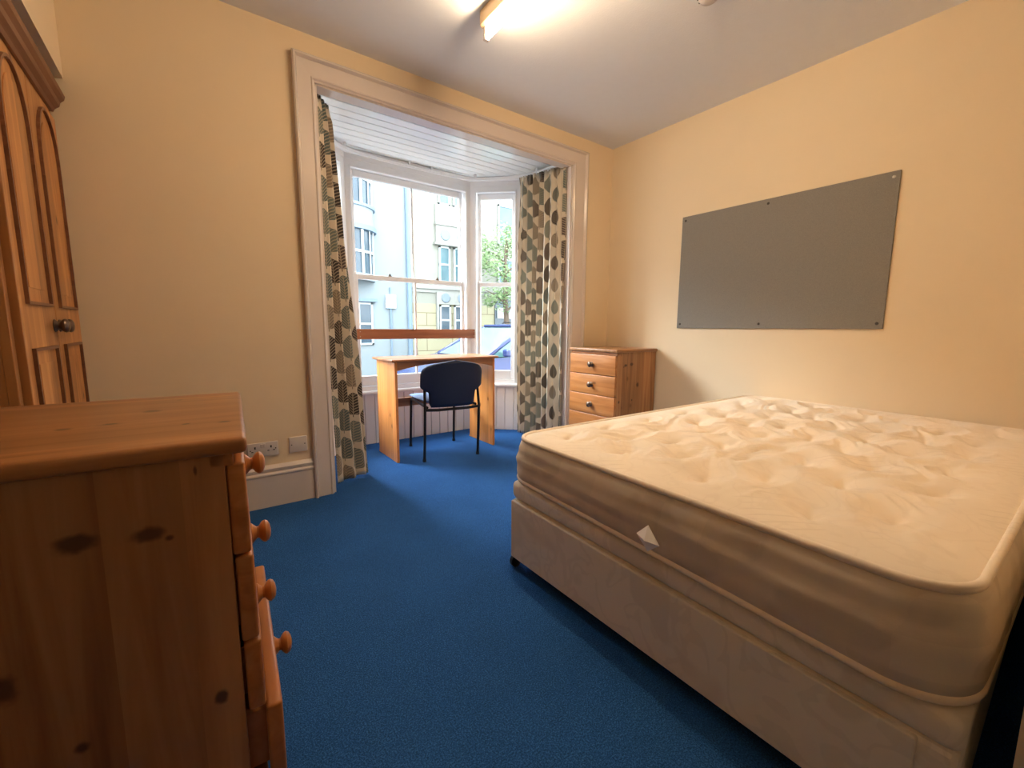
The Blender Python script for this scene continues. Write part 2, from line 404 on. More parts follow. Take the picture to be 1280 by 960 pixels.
for s in SEG:
    L = seg_frame(s)[3]
    seg_box(bm, s, -.01, L+.01, -.004, .13, 2.262, 2.34); seg_box(bm, s, -.01, L+.01, -.03, 0, 2.30, 2.335, .01)
struct('trim_3', bm, m_white)
bm = nb(); y = .085; bw = .088
while y < 1.02:
    ya, yb = y, min(y+bw, 1.03); ym = (ya+yb)/2
    def xr(yy):
        if yy <= SY: return XL, XR
        f = min(1, (yy-SY)/(BY-SY)); return XL+(CX0-XL)*f-.03, XR+(CX1-XR)*f+.03
    (a0, a1), (b0, b1) = xr(ya), xr(yb)
    prism(bm, [(a0, ya+.003), (a1, ya+.003), (b1, yb-.003), (b0, yb-.003)], 2, 2.335, 2.352, .003)
    y += bw
prism(bm, [(XL-.05, .08), (XR+.05, .08), (XR+.05, SY+.1), (CX1+.1, BY+.14), (CX0-.1, BY+.14), (XL-.05, SY+.1)], 2, 2.352, 2.40)
struct('trim_4', bm, m_bayceil)

# sash windows
def sash_window(idx, s, post0, post1, bars):
    L = seg_frame(s)[3]; u0, u1 = post0, L-post1
    bm = nb()
    seg_box(bm, s, 0, u0, 0, .12, .455, 2.262); seg_box(bm, s, u1, L, 0, .12, .455, 2.262)
    seg_box(bm, s, u0, u1, .0, .12, 2.215, 2.262); seg_box(bm, s, u0, u1, .0, .12, .455, .49)
    # staff beads
    for a in (u0, u1-.012): seg_box(bm, s, a, a+.012, -.006, .02, .47, 2.22, .003)
    seg_box(bm, s, u0, u1, -.006, .02, 2.205, 2.222, .003)
    fr = struct('window_%d' % idx, bm, m_white)
    g = .012; st = .034
    def sash(nm, w0, w1, z0, z1, bot, top):
        b = nb()
        seg_box(b, s, u0+g, u0+g+st, w0, w1, z0, z1, .004); seg_box(b, s, u1-g-st, u1-g, w0, w1, z0, z1, .004)
        seg_box(b, s, u0+g+st, u1-g-st, w0, w1, z0, z0+bot, .004); seg_box(b, s, u0+g+st, u1-g-st, w0, w1, z1-top, z1, .004)
        for f in bars:
            uc = u0+(u1-u0)*f; seg_box(b, s, uc-.009, uc+.009, w0+.004, w1-.004, z0+bot, z1-top, .003)
        o = obj(nm, b, m_white, fr)
        b = nb(); seg_box(b, s, u0+g+st-.004, u1-g-st+.004, (w0+w1)/2-.002, (w0+w1)/2+.002, z0+bot-.004, z1-top+.004)
        obj('glass_pane', b, m_glass, o)
        return o
    up_ = sash('upper_sash', .062, .092, 1.372, 2.212, .036, .05)
    lo_ = sash('lower_sash', .024, .054, .492, 1.405, .085, .038)
    # sash horns
    for uu in (u0+g, u1-g-.028):
        b = nb(); seg_box(b, s, uu, uu+.028, .030, .052, 1.405, 1.425, .008); obj('sash_horn', b, m_white, lo_)
    if L > .8:
        for f in (.30, .72):
            b = nb(); seg_box(b, s, u0+(u1-u0)*f-.014, u0+(u1-u0)*f+.014, .026, .058, 1.405, 1.413, .002)
            seg_box(b, s, u0+(u1-u0)*f-.004, u0+(u1-u0)*f+.01, .034, .046, 1.413, 1.428, .003)
            obj('sash_fastener', b, m_brass, up_)
    return fr
sash_window(1, SEG[0], .10, .045, [])
sash_window(2, SEG[1], .035, .035, [.515])
sash_window(3, SEG[2], .045, .07, [])

# ------------------------------------------------------------ bed
bed = thing('divan_base', 'cream damask divan bed base under the mattress, on black castors', 'bed base', (-.99, -1.895, 0))
BX0, BX1, BY0, BY1 = -.988, .965, -.652, .635
def settle(bm, y0, y1, amt, zref, inv=False):
    for v in bm.verts:
        t = max(0, min(1, (y1-v.co.y)/(y1-y0))); k = min(1, max(0, v.co.z/zref)); v.co.z -= amt*t*((1-k) if inv else k)
    return bm
bm = nb(); box(bm, BX0, BY0, .045, BX1, BY1, .296, .012); settle(bm, BY0, BY1, .034, .29); obj('base_body', bm, m_base, bed)
bm = nb(); box(bm, BX0-.004, BY0-.002, .299, BX1, BY1+.002, .373, .022, 4); settle(bm, BY0, BY1, .048, .373); smooth_by_angle(obj('base_top', bm, m_base, bed))
bm = nb(); box(bm, BX0-.010, BY0+.055, .05, BX0+.004, BY1-.006, .292, .004); settle(bm, BY0, BY1, .034, .29); o = obj('drawer_front', bm, m_base, bed)
for sx in (BX0+.012, BX1-.06):
    for sy in (BY0+.04, BY1-.012):
        bm = nb(); lathe(bm, [(.018, -.011), (.026, -.008), (.026, .008), (.018, .011)], (sx, sy, .0265), 'y', 20)
        box(bm, sx-.012, sy-.016, .03, sx+.012, sy+.016, .047, .004)
        smooth_by_angle(obj('castor', bm, m_blackp, bed))

def mattress():
    t = thing('mattress', 'bare cream tufted double mattress lying on the divan base', 'mattress', (-.995, -1.900, .376), -.020)
    hx, hy, R = .970, .648, .105; zt = .178
    nx, ny = 300, 200
    random.seed(3); tufts = []
    r = 0; yy = -hy+.16
    while yy < hy-.08:
        xx = -hx+(.17 if r % 2 else .30)
        while xx < hx-.12:
            tufts.append((xx+random.uniform(-.03, .03), yy+random.uniform(-.018, .018), random.uniform(-.5, .5), random.uniform(.7, 1.25))); xx += .27
        yy += .142; r += 1
    def height(x, y):
        e = min(hx-abs(x), hy-abs(y)); h = -.012*math.exp(-e/.022)
        fade = min(1, max(0, (e-.03)/.12))
        a = 0; best = 9
        for tx, ty, ang, s in tufts:
            dx, dy = x-tx, y-ty
            if abs(dx) > .2 or abs(dy) > .2: continue
            c, sn = math.cos(ang), math.sin(ang); u, v = dx*c+dy*sn, -dx*sn+dy*c
            a -= .016*s*math.exp(-(u*u/.040**2+v*v/.012**2)) + .014*s*math.exp(-(u*u/.075**2+v*v/.042**2))
            best = min(best, math.hypot(u*.6, v))
        p = min(best, .08)/.08
        wv = noise.noise(Vector((x*7+3, y*13, .3)))
        w2 = 1-abs(noise.noise(Vector((x*4.5+noise.noise(Vector((x*3, y*3, 5)))*2, y*15+noise.noise(Vector((x*5, y*5, 9)))*3, 2.1))))*2.6
        w3 = 1-abs(noise.noise(Vector((x*16+7, y*9+3, 4.4))))*3
        h += fade*(a + .009*p*p + .006*wv + .0068*max(-.4, w2)*(.4+.6*p) + .002*max(-.3, w3))
        return h
    bm = nb(); G = []
    for j in range(ny+1):
        row = []
        for i in range(nx+1):
            x = -hx+2*hx*i/nx; y = -hy+2*hy*j/ny; px, py = x, y
            qx, qy = abs(x)-(hx-R), abs(y)-(hy-R)
            if qx > 0 and qy > 0:
                m = max(qx, qy)/math.hypot(qx, qy); px = math.copysign(hx-R+qx*m, x); py = math.copysign(hy-R+qy*m, y)
            row.append(bm.verts.new((px, py, zt+height(x, y))))
        G.append(row)
    for j in range(ny):
        for i in range(nx): bm.faces.new((G[j][i], G[j][i+1], G[j+1][i+1], G[j+1][i]))
    per = [G[0][i] for i in range(nx)]+[G[j][nx] for j in range(ny)]+[G[ny][i] for i in range(nx, 0, -1)]+[G[j][0] for j in range(ny, 0, -1)]
    pc = [v.co.copy() for v in per]; top = obj('top_panel', bm, m_matt, t, smooth=True)
    # border
    N = len(pc); nr = []
    for i in range(N):
        T = pc[(i+2) % N]-pc[(i-2) % N]; nr.append(Vector((T.y, -T.x, 0)).normalized())
    bm = nb(); rings = []; K = 14
    for k in range(K+1):
        f = k/K; r = []
        for i in range(N):
            c = pc[i]; z = c.z*(1-f)+.004*f
            quilt = .006*abs(math.sin(PI*f*3.0))**.6
            wr = .0045*noise.noise(Vector((c.x*3.2, c.y*3.2, f*9)))+.004*noise.noise(Vector((c.x*14, c.y*14, f*2)))
            b = .016*math.sin(PI*f)**.7+quilt+wr*math.sin(PI*f)+.014*f
            r.append(bm.verts.new((c.x+nr[i].x*b, c.y+nr[i].y*b, z)))
        rings.append(r)
    for a, b in zip(rings, rings[1:]):
        for i in range(N): bm.faces.new((a[i], a[(i+1) % N], b[(i+1) % N], b[i]))
    bm.faces.new(rings[-1]); settle(bm, -hy, hy, .046, .178, True)
    obj('border', bm, m_mside, t, smooth=True)
    for nm, z0, off in (('top_piping', None, .003), ('bottom_piping', .009, .020)):
        path = [Vector((pc[i].x+nr[i].x*off, pc[i].y+nr[i].y*off, (pc[i].z+.002) if z0 is None else z0)) for i in range(0, N, 4)]
        bm = nb(); tube(bm, path, .0085, 8, closed=True); settle(bm, -hy, hy, .046, .178, True); obj(nm, bm, m_matt, t, smooth=True)
    # folded care tag on the long side
    bm = nb(); x = -hx-.040; y = .058-.099+.0; z = .055
    y = -1.950+1.900; z = .408-.376
    P = [(x-.001, y+.002, z+.040), (x-.008, y+.034, z+.006), (x-.020, y-.002, z+.002), (x-.012, y-.044, z+.002), (x-.004, y-.002, z-.034), (x-.001, y-.005, z+.0)]
    P0 = [(x-.002, y+.002, z+.034), (x-.010, y+.030, z+.004), (x-.018, y+.002, z+.000), (x-.014, y-.036, z-.004), (x-.004, y+.004, z-.034), (x-.001, y-.005, z+.0)]
    V = [bm.verts.new(p) for p in P]
    for f in ((0, 1, 2), (0, 2, 3), (1, 4, 2), (2, 4, 3)): bm.faces.new([V[i] for i in f])
    o = obj('care_tag', bm, plain('white_tag_cloth', (.93, .92, .90), .7), t)
    md = o.modifiers.new('solid', 'SOLIDIFY'); md.thickness = .0015
    plabel(o, 'folded white care tag on the mattress side')
mattress()

# ------------------------------------------------------------ pine chests of drawers
def knob_bm(bm, o, ax='x', s=.80):
    pr = [(.021, 0), (.0215, .004), (.0165, .010), (.0125, .016), (.0125, .021), (.018, .026), (.0225, .032), (.0235, .038), (.0205, .045), (.013, .050), (.004, .052)]
    return lathe(bm, [(r*s*1.15, h*s*.84) for r, h in pr], o, ax, 20)
def chest(label, loc, rz, opens, group, knob_mat, levels=(.786, .629, .472, .315, .158)):
    t = thing('chest_of_drawers', label, 'chest of drawers', loc, rz, group)
    D, W, Ht = .475, .475, .83     # depth x (front at +D/2), width y
    xf = D/2-.012
    bm = nb(); box(bm, -D/2-.004, -W/2-.012, Ht-.024, D/2+.012, W/2+.012, Ht, .007, 3); smooth_by_angle(obj('top', bm, w_chest_x, t))
    for s in (-1, 1):
        bm = nb(); box(bm, -D/2, s*(W/2)-s*.018, 0, xf-.004, s*W/2, Ht-.024, .0015); obj('side_panel', bm, w_chest_v, t)
    bm = nb(); box(bm, -D/2, -W/2+.018, .10, -D/2+.006, W/2-.018, Ht-.03); obj('back_panel', bm, w_chest_v, t)
    bm = nb(); box(bm, xf-.022, -W/2+.019, Ht-.044, xf, W/2-.019, Ht-.025)
    box(bm, xf-.022, -W/2, Ht-.042, xf+.006, W/2, Ht-.024, .001); obj('top_rail', bm, w_chest_f, t)
    pts = [(-W/2+.019, 0), (-W/2+.06, 0), (-W/2+.09, .04), (-.1, .06), (.1, .06), (W/2-.09, .04), (W/2-.06, 0), (W/2-.019, 0), (W/2-.019, levels[-1]-.003), (-W/2+.019, levels[-1]-.003)]
    bm = nb(); prism(bm, pts, 0, xf-.02, xf+.004); obj('plinth', bm, w_chest_f, t)
    for i, op in enumerate(opens):
        z1, z0 = levels[i], levels[i+1]
        bm = nb(); box(bm, xf-.0035+op, -W/2+.001, z0+.002, xf+.020+op, W/2-.001, z1-.0015, .005, 3)
        d = smooth_by_angle(obj('drawer', bm, w_chest_f, t))
        bm = nb()
        box(bm, -D/2+.02+op, -W/2+.024, z0+.02, xf-.002+op, -W/2+.034, z1-.02); box(bm, -D/2+.02+op, W/2-.034, z0+.02, xf-.002+op, W/2-.024, z1-.02)
        box(bm, -D/2+.02+op, -W/2+.024, z0+.02, -D/2+.03+op, W/2-.024, z1-.02); box(bm, -D/2+.02+op, -W/2+.024, z0+.018, xf-.002+op, W/2-.024, z0+.024)
        obj('drawer_box', bm, w_chest_f, d)
        bm = nb(); knob_bm(bm, (xf+.0195+op, 0, (z0+z1)/2), 'x'); smooth_by_angle(obj('knob', bm, knob_mat, d))
    return t
th = -.059
# left chest: near-right top corner at (-2.927,-1.902)
def corner_origin(cx, cy, rz, dx, dy):
    return (cx-(dx*math.cos(rz)-dy*math.sin(rz)), cy-(dx*math.sin(rz)+dy*math.cos(rz)), 0)
chest('pine chest of drawers in the left foreground, pale wooden knobs, one lower drawer slightly open',
      corner_origin(-2.927, -1.902, th, .2495, -.2495), th, [0, .002, .004, .026, 0], 'pine chests of drawers', w_knob, (.792, .648, .508, .390, .254, .13))
chest('pine chest of drawers with dark knobs standing in the far corner beyond the bed',
      (-.2625, -.305, 0), PI, [0, 0, 0, 0], 'pine chests of drawers', m_brass)

# ------------------------------------------------------------ wardrobe
def wardrobe():
    t = thing('wardrobe', 'tall two door pine wardrobe with arched door panels against the left wall', 'wardrobe', (-3.38, -.43, 0))
    # local: front plane x=0, width y -.415...415
    W2 = .415
    bm = nb(); box(bm, -.55, -W2, .06, -.022, -W2+.02, 1.84); obj('side_panel', bm, w_ward_v, t)
    bm = nb(); box(bm, -.55, W2-.02, .06, -.022, W2, 1.84); obj('side_panel', bm, w_ward_v, t)
    bm = nb(); box(bm, -.56, -W2+.02, .06, -.55, W2-.02, 1.84); obj('back_panel', bm, w_ward_v, t)
    bm = nb(); box(bm, -.55, -W2, 0, 0, W2, .10, .004); obj('plinth', bm, w_ward_y, t)
    bm = nb(); box(bm, -.022, -W2, .10, 0, -W2+.03, 1.84, .002); box(bm, -.022, W2-.03, .10, 0, W2, 1.84, .002)
    box(bm, -.022, -W2+.03, 1.80, 0, W2-.03, 1.84); obj('front_frame', bm, w_ward_v, t)
    # cornice: stepped moulding
    prof = [(-.56, 1.838), (.010, 1.838), (.016, 1.850), (.030, 1.862), (.034, 1.878), (.046, 1.890), (.050, 1.905), (-.56, 1.905)]
    bm = nb(); prism(bm, prof, 1, -W2-.03, W2+.012); obj('cornice', bm, w_cornice, t)
    def door(y0, y1, ky):
        b = nb()
        box(b, -.004, y0, .105, .018, y1, 1.795, .002)
        d = obj('door', b, w_ward_v, t)
        sw = .055; a0, a1 = y0+sw, y1-sw; mid = (a0+a1)/2; hw = (a1-a0)/2
        # raised mouldings: arched upper panel, plain lower one
        def arch(z0, z1, inset):
            A0, A1, HW = a0+inset, a1-inset, hw-inset; zs = z1-.20; pts = [(A0, z0+inset), (A1, z0+inset)]
            for k in range(0, 15):
                q = k/14*PI; sh = math.sin(q)
                pts.append((mid+HW*math.cos(q), zs+(z1-inset-zs)*sh**.85))
            return pts
        up_o, up_i = arch(1.045, 1.765, 0), arch(1.045, 1.765, .009)
        lo_o = [(a0, .20), (a1, .20), (a1, .915), (a0, .915)]; lo_i = [(a0+.009, .209), (a1-.009, .209), (a1-.009, .906), (a0+.009, .906)]
        for nm, O, I in (('panel_moulding', up_o, up_i), ('panel_moulding', lo_o, lo_i)):
            b = nb(); n = len(O)
            A = [b.verts.new((.0178, *p)) for p in O]; Bv = [b.verts.new((.027, *p)) for p in O]
            Cv = [b.verts.new((.027, *p)) for p in I]; Dv = [b.verts.new((.0178, *p)) for p in I]
            for i in range(n):
                j = (i+1) % n
                b.faces.new((A[i], A[j], Bv[j], Bv[i])); b.faces.new((Bv[i], Bv[j], Cv[j], Cv[i])); b.faces.new((Cv[i], Cv[j], Dv[j], Dv[i])); b.faces.new((Dv[i], Dv[j], A[j], A[i]))
            obj(nm, b, w_cornice, d)
        for pts in (arch(1.045, 1.765, .05), [(a0+.05, .25), (a1-.05, .25), (a1-.05, .865), (a0+.05, .865)]):
            b = nb(); prism(b, pts, 0, .0175, .0205, .001); obj('door_panel', b, w_ward_v, d)
        b = nb(); knob_bm(b, (.0175, ky, .982), 'x', .9); smooth_by_angle(obj('knob', b, m_brass, d))
    door(-W2+.032, -.002, -.036); door(.002, W2-.032, .034)
wardrobe()

# ------------------------------------------------------------ desk
def desk():
    t = thing('desk', 'small pine desk with solid side panels standing in the bay window', 'desk', (-1.425, .49, 0))
    X = .4275; y0, y1 = -.175, .21; Ht = .755
    for s, nm in ((-1, 'side_panel'), (1, 'side_panel')):
        pts = [(y0, 0), (y1, 0), (y1-.012, .03), (y1-.012, Ht-.02), (y0, Ht-.02), (y0+.0, .03)]
        bm = nb(); prism(bm, pts, 0, s*X, s*(X-.019), .002); obj(nm, bm, w_desk_v, t)
    bm = nb(); box(bm, -X-.028, y0-.022, Ht-.018, X+.028, y1+.01, Ht, .006, 3); smooth_by_angle(obj('desktop', bm, w_desk_x, t))
    a = X-.019; pts = [(-a, Ht-.018), (-a, Ht-.082)]
    for k in range(0, 17):
        f = k/16; x = -a*.98+2*a*.98*f; pts.append((x, Ht-.082+.046*math.sin(PI*f)**.8))
    pts += [(a, Ht-.082), (a, Ht-.018)]
    bm = nb(); prism(bm, pts, 1, y0+.004, y0+.022); obj('apron', bm, w_desk_x, t)
    bm = nb(); box(bm, -a, y1-.028, .345, a, y1-.013, .415, .002); obj('rear_rail', bm, w_desk_x, t)
desk()

# pine board across the window
bm = nb(); box(bm, -.56, -.009, -.042, .56, .009, .042, .003)
o = obj('wooden_board', bm, w_ledge, None, (-1.365, .922, .925)); tag(o, 'reddish pine board fixed horizontally across the bay window above the desk', 'board')
for x in (-.535, .535):
    for z in (-.02, .02):
        bm = nb(); lathe(bm, [(.004, 0), (.004, .002), (.002, .003)], (x, -.009, z), '-y', 10); obj('screw', bm, m_screw, o)
for x in (-.50, .50):
    bm = nb(); box(bm, x-.02, .0085, -.03, x+.02, .018, .03); obj('spacer_block', bm, w_ledge, o)

# ------------------------------------------------------------ chair
def chair():
    t = thing('stacking_chair', 'navy blue chair with black tubular legs tucked under the window desk', 'chair', (-1.435, .425, 0), -.14)
    navy = NT('navy_upholstery'); v = navy.coords(); n = navy.noise(v, 300, 2)
    navy.bump(n, .15, .001); m_navy = navy.fin(navy.ramp(n, [(.3, (.008, .014, .042)), (.7, (.014, .025, .070))]), .55, 0, .4)
    seat = NT('skylit_seat_fabric'); v = seat.coords(); n = seat.noise(v, 300, 2)  # seat colour lightened to paint in the sky light from the window
    seat.bump(n, .15, .001); m_seat = seat.fin(seat.ramp(n, [(.3, (.08, .20, .55)), (.7, (.12, .27, .66))]), .5, 0, .5, **{'Sheen Weight': .3})
    # frame
    for s in (-1, 1):
        bm = nb(); tube(bm, [(s*.213, -.225, 0), (s*.212, -.245, .20), (s*.211, -.258, .40), (s*.208, -.246, .50), (s*.204, -.232, .585)], .0105, 10)
        smooth_by_angle(obj('rear_leg', bm, m_black, t))
        bm = nb(); tube(bm, [(s*.190, .238, 0), (s*.188, .222, .20), (s*.186, .205, .395), (s*.186, .18, .412), (s*.19, -.24, .405)], .0105, 10)
        smooth_by_angle(obj('front_leg', bm, m_black, t))
        for (x, y) in ((s*.213, -.225), (s*.190, .238)):
            bm = nb(); lathe(bm, [(.0125, 0), (.0135, .004), (.0135, .018), (.0115, .022)], (x, y, 0), 'z', 12); obj('foot_cap', bm, m_blackp, t)
    bm = nb(); tube(bm, [(-.213, -.262, .392), (-.12, -.258, .385), (.12, -.258, .385), (.213, -.262, .392)], .0105, 10)
    smooth_by_angle(obj('cross_tube', bm, m_black, t))
    bm = nb(); tube(bm, [(-.186, .17, .412), (.186, .17, .412)], .009, 10); smooth_by_angle(obj('cross_tube', bm, m_black, t))
    # seat cushion
    bm = nb(); P = []
    nx, ny = 22, 22; hx, hy = .215, .225
    lay = []
    for side in (1, -1):
        g = []
        for j in range(ny+1):
            row = []
            for i in range(nx+1):
                u = -1+2*i/nx; w_ = -1+2*j/ny; m = max(abs(u), abs(w_)); L = math.hypot(u, w_) or 1
                f = m/L if m > 0 else 0; k = .72
                px = hx*(u*(k+(1-k)*(f if m > .0 else 1))); py = hy*(w_*(k+(1-k)*(f if m > 0 else 1)))
                ed = 1-m**6
                z = .444+(.016*ed if side == 1 else -.018*ed**.5) - (.010*max(0, w_)**3) + (.006*(u*u) if side == 1 else 0)
                row.append(bm.verts.new((px*(1-.04*w_*-1), py-.005, z)))
            g.append(row)
        lay.append(g)
        for j in range(ny):
            for i in range(nx): bm.faces.new((g[j][i], g[j][i+1], g[j+1][i+1], g[j+1][i]))
    bmesh.ops.remove_doubles(bm, verts=bm.verts[:], dist=1e-5)
    plabel(smooth_by_angle(obj('seat', bm, m_seat, t), 1.2), 'blue seat pad, window light painted into its colour')
    # backrest: curved shell with rounded shoulders and notched sides
    def halfw(z):   # outline half width
        zb, zn, zt_ = .405, .562, .752
        if z < zn-.045: return .172+.010*((z-zb)/.13)
        if z < zn:
            f = (z-(zn-.045))/.045; return .182+.056*(f*f*(3-2*f))**.5
        f = (z-zn)/(zt_-zn)
        if f < .35: return .238
        g = min(1, (f-.35)/.65); return .238*(1-.62*g**3.2)
    bm = nb(); nz, nw = 40, 26; fr, bk = [], []
    for j in range(nz+1):
        z = .405+.347*j/nz; hwid = halfw(z)
        if j > nz-5: hwid -= .0042*((j-(nz-5))**2)*.9
        if j < 3: hwid -= .012*(3-j)/3
        yb = -.262-(z-.405)*.155
        a, b = [], []
        for i in range(nw+1):
            u = -1+2*i/nw; x = u*hwid; curve = .95*x*x
            th_ = .019*(1-abs(u)**8*.75)*(1 if 1 < j < nz-1 else .45)
            a.append(bm.verts.new((x, yb+curve+th_-.006, z))); b.append(bm.verts.new((x, yb+curve-th_-.006, z)))
        fr.append(a); bk.append(b)
    for g in (fr, bk):
        for j in range(nz):
            for i in range(nw): bm.faces.new((g[j][i], g[j][i+1], g[j+1][i+1], g[j+1][i]))
    for j in range(nz):
        for i in (0, nw): bm.faces.new((fr[j][i], fr[j+1][i], bk[j+1][i], bk[j][i]))
    for j in (0, nz):
        for i in range(nw): bm.faces.new((fr[j][i], fr[j][i+1], bk[j][i+1], bk[j][i]))
    smooth_by_angle(obj('backrest', bm, m_navy, t), 1.1)
chair()

# ------------------------------------------------------------ curtains and rail
def cr(pts, n):
    P = [Vector(p) for p in pts]; P = [2*P[0]-P[1]]+P+[2*P[-1]-P[-2]]; out = []
    for i in range(1, len(P)-2):
        for k in range(n):
            t = k/n; a, b, c, d = P[i-1:i+3]
            out.append(.5*((2*b)+(-a+c)*t+(2*a-5*b+4*c-d)*t*t+(-a+3*b-3*c+d)*t*t*t))
    out.append(P[-2]); return out
rail_pts = [(-2.335, .11), (-2.315, .40), (-2.19, .68), (-1.98, .845), (-1.70, .895), (-1.40, .90), (-1.10, .89), (-.86, .83), (-.66, .64), (-.53, .40), (-.505, .11)]
bm = nb(); tube(bm, [(p.x, p.y, 2.303) for p in cr(rail_pts, 8)], .009, 8); tube(bm, [(p.x, p.y, 2.291) for p in cr(rail_pts, 8)], .006, 8)
rail = smooth_by_angle(obj('curtain_rail', bm, m_white)); tag(rail, 'white curtain rail bent round the top of the bay window', 'curtain rail')
for (x, y) in [(-2.3, .47), (-1.98, .845), (-1.45, .90), (-1.25, .898), (-.86, .83), (-.52, .38)]:
    bm = nb(); box(bm, x-.008, y-.012, 2.308, x+.008, y+.012, 2.336, .002); obj('bracket', bm, m_white, rail)

def curtain(label, top, bot, zt, zb, folds, amp, width, seed, lift=None):
    """top, bot: footprints (start, end) at header and hem"""
    bm = nb(); uvl = bm.loops.layers.uv.new('uv'); NS, NZ = folds*22, 70; rnd = random.Random(seed)
    ph = [rnd.uniform(-.5, .5) for _ in range(folds+2)]; am = [rnd.uniform(.65, 1.2) for _ in range(folds+2)]
    uvs = {}; G = []
    for j in range(NZ+1):
        fz = j/NZ; zz = zt+(zb-zt)*fz; row = []
        e = fz**.8
        A = Vector(top[0]).lerp(Vector(bot[0]), e); B = Vector(top[1]).lerp(Vector(bot[1]), e)
        d = B-A; n = Vector((d.y, -d.x)).normalized()
        if n.y > 0 and seed == 2: n = -n
        hd = max(0, 1-fz/.045)
        for i in range(NS+1):
            s = i/NS; c = s*folds; k = int(min(c, folds-1)); f = c-k
            w1 = am[k]*(1-f)+am[k+1]*f; sway = .25*noise.noise(Vector((c*.8, fz*2.5, seed)))
            o = amp*w1*math.sin(2*PI*(c+sway+.12*ph[k]*math.sin(PI*f)))*(1-.72*hd)
            o += hd*amp*.35*math.sin(2*PI*c*2.5+seed) + .006*noise.noise(Vector((c*2, fz*7, seed+4)))
            along = .25*(amp)*math.sin(4*PI*(c+sway))*(1-hd)*.6
            p = A+d*s+n*o+d.normalized()*along
            z = zz + (.006*math.sin(2*PI*c)*(fz > .98))
            v = bm.verts.new((p.x, p.y, z)); row.append(v); uvs[v] = (s*width, zz)
        G.append(row)
    mid_ = G[NZ//2]; arc = [0.0]
    for i in range(NS): arc.append(arc[-1]+(mid_[i+1].co-mid_[i].co).length)
    bm.verts.index_update()
    for j in range(NZ):
        for i in range(NS):
            fc = bm.faces.new((G[j][i], G[j][i+1], G[j+1][i+1], G[j+1][i]))
            for lp in fc.loops: lp[uvl].uv = (arc[lp.vert.index % (NS+1)]+(.052 if seed == 1 else .8), uvs[lp.vert][1]+seed*.33)
    o = obj('curtain', bm, m_curt, smooth=True); tag(o, label, 'curtain', 'leaf print curtains at the bay window')
    md = o.modifiers.new('thickness', 'SOLIDIFY'); md.thickness = .003
    # heading hooks
    for q in range(4):
        f = (q+.5)/4; p = Vector(top[0]).lerp(Vector(top[1]), f)
        b = nb(); box(b, p.x-.004, p.y-.004, zt-.01, p.x+.004, p.y+.004, 2.2845, .001); obj('hook', b, m_white, o)
    return o
curtain('narrow leaf print curtain gathered at the left side of the bay window', ((-2.336, .12), (-2.238, .25)), ((-2.330, .11), (-2.095, .19)), 2.272, .015, 3, .023, .82, 1)
curtain('wide pleated leaf print curtain at the right side of the bay window', ((-.497, .04), (-.615, .50)), ((-.50, .035), (-.60, .52)), 2.272, .015, 8, .021, 1.35, 2)

# ------------------------------------------------------------ wall objects
nbm = NT('grey_felt'); v = nbm.coords(); n = nbm.noise(v, 350, 3, .7); nbm.bump(n, .3, .002)
m_felt = nbm.fin(nbm.ramp(n, [(.3, (.19, .175, .155)), (.7, (.26, .24, .21))]), .85, 0, .25)
nbo = thing('noticeboard', 'large grey felt noticeboard screwed to the wall above the bed', 'noticeboard', (0, -1.314, 1.396))
bm = nb(); box(bm, -.013, -.611, -.404, -.0005, .611, .404, .0015); obj('felt_panel', bm, m_felt, nbo)
for i, (y, z) in enumerate([(-.585, .375), (0.02, .375), (.585, .375), (-.585, -.375), (.02, -.375), (.585, -.375)]):
    bm = nb(); lathe(bm, [(.008, 0), (.008, .001), (.004, .003)], (-.013, y, z), '-x', 12); obj('screw', bm, m_screw if i == 0 else m_dscrew, nbo)

def faceplate(name, label, x0, x1, z0, z1, double):
    cx, cz = (x0+x1)/2, (z0+z1)/2; hw, hh = (x1-x0)/2, (z1-z0)/2
    t = thing(name, label, 'socket' if double else 'wall plate', (cx, 0, cz), 0)
    bm = nb(); box(bm, -hw, -.010, -hh, hw, -.0005, hh, .003, 3); smooth_by_angle(obj('faceplate', bm, m_plastic, t))
    if double:
        for s in (-1, 1):
            c = s*hw*.52
            bm = nb(); box(bm, c-.0035, -.0108, .006, c+.0035, -.0095, .019); box(bm, c-.018, -.0108, -.010, c-.009, -.0095, -.005); box(bm, c+.009, -.0108, -.010, c+.018, -.0095, -.005)
            obj('socket_holes', bm, m_slot, t)
            bm = nb(); box(bm, s*.006-.006, -.0145, .012, s*.006+.006, -.009, .032, .0015); obj('switch', bm, m_plastic, t)
    for s in (-1, 1):
        bm = nb(); lathe(bm, [(.0035, 0), (.003, .0012)], (s*(hw-.013), -.0098, 0), '-y', 10); obj('screw', bm, m_dscrew, t)
faceplate('double_socket', 'white double power socket low on the wall above the skirting', -2.795, -2.65, .286, .364, True)
faceplate('blank_wall_plate', 'square blank white plate between the double socket and the window casing', -2.597, -2.504, .284, .372, False)

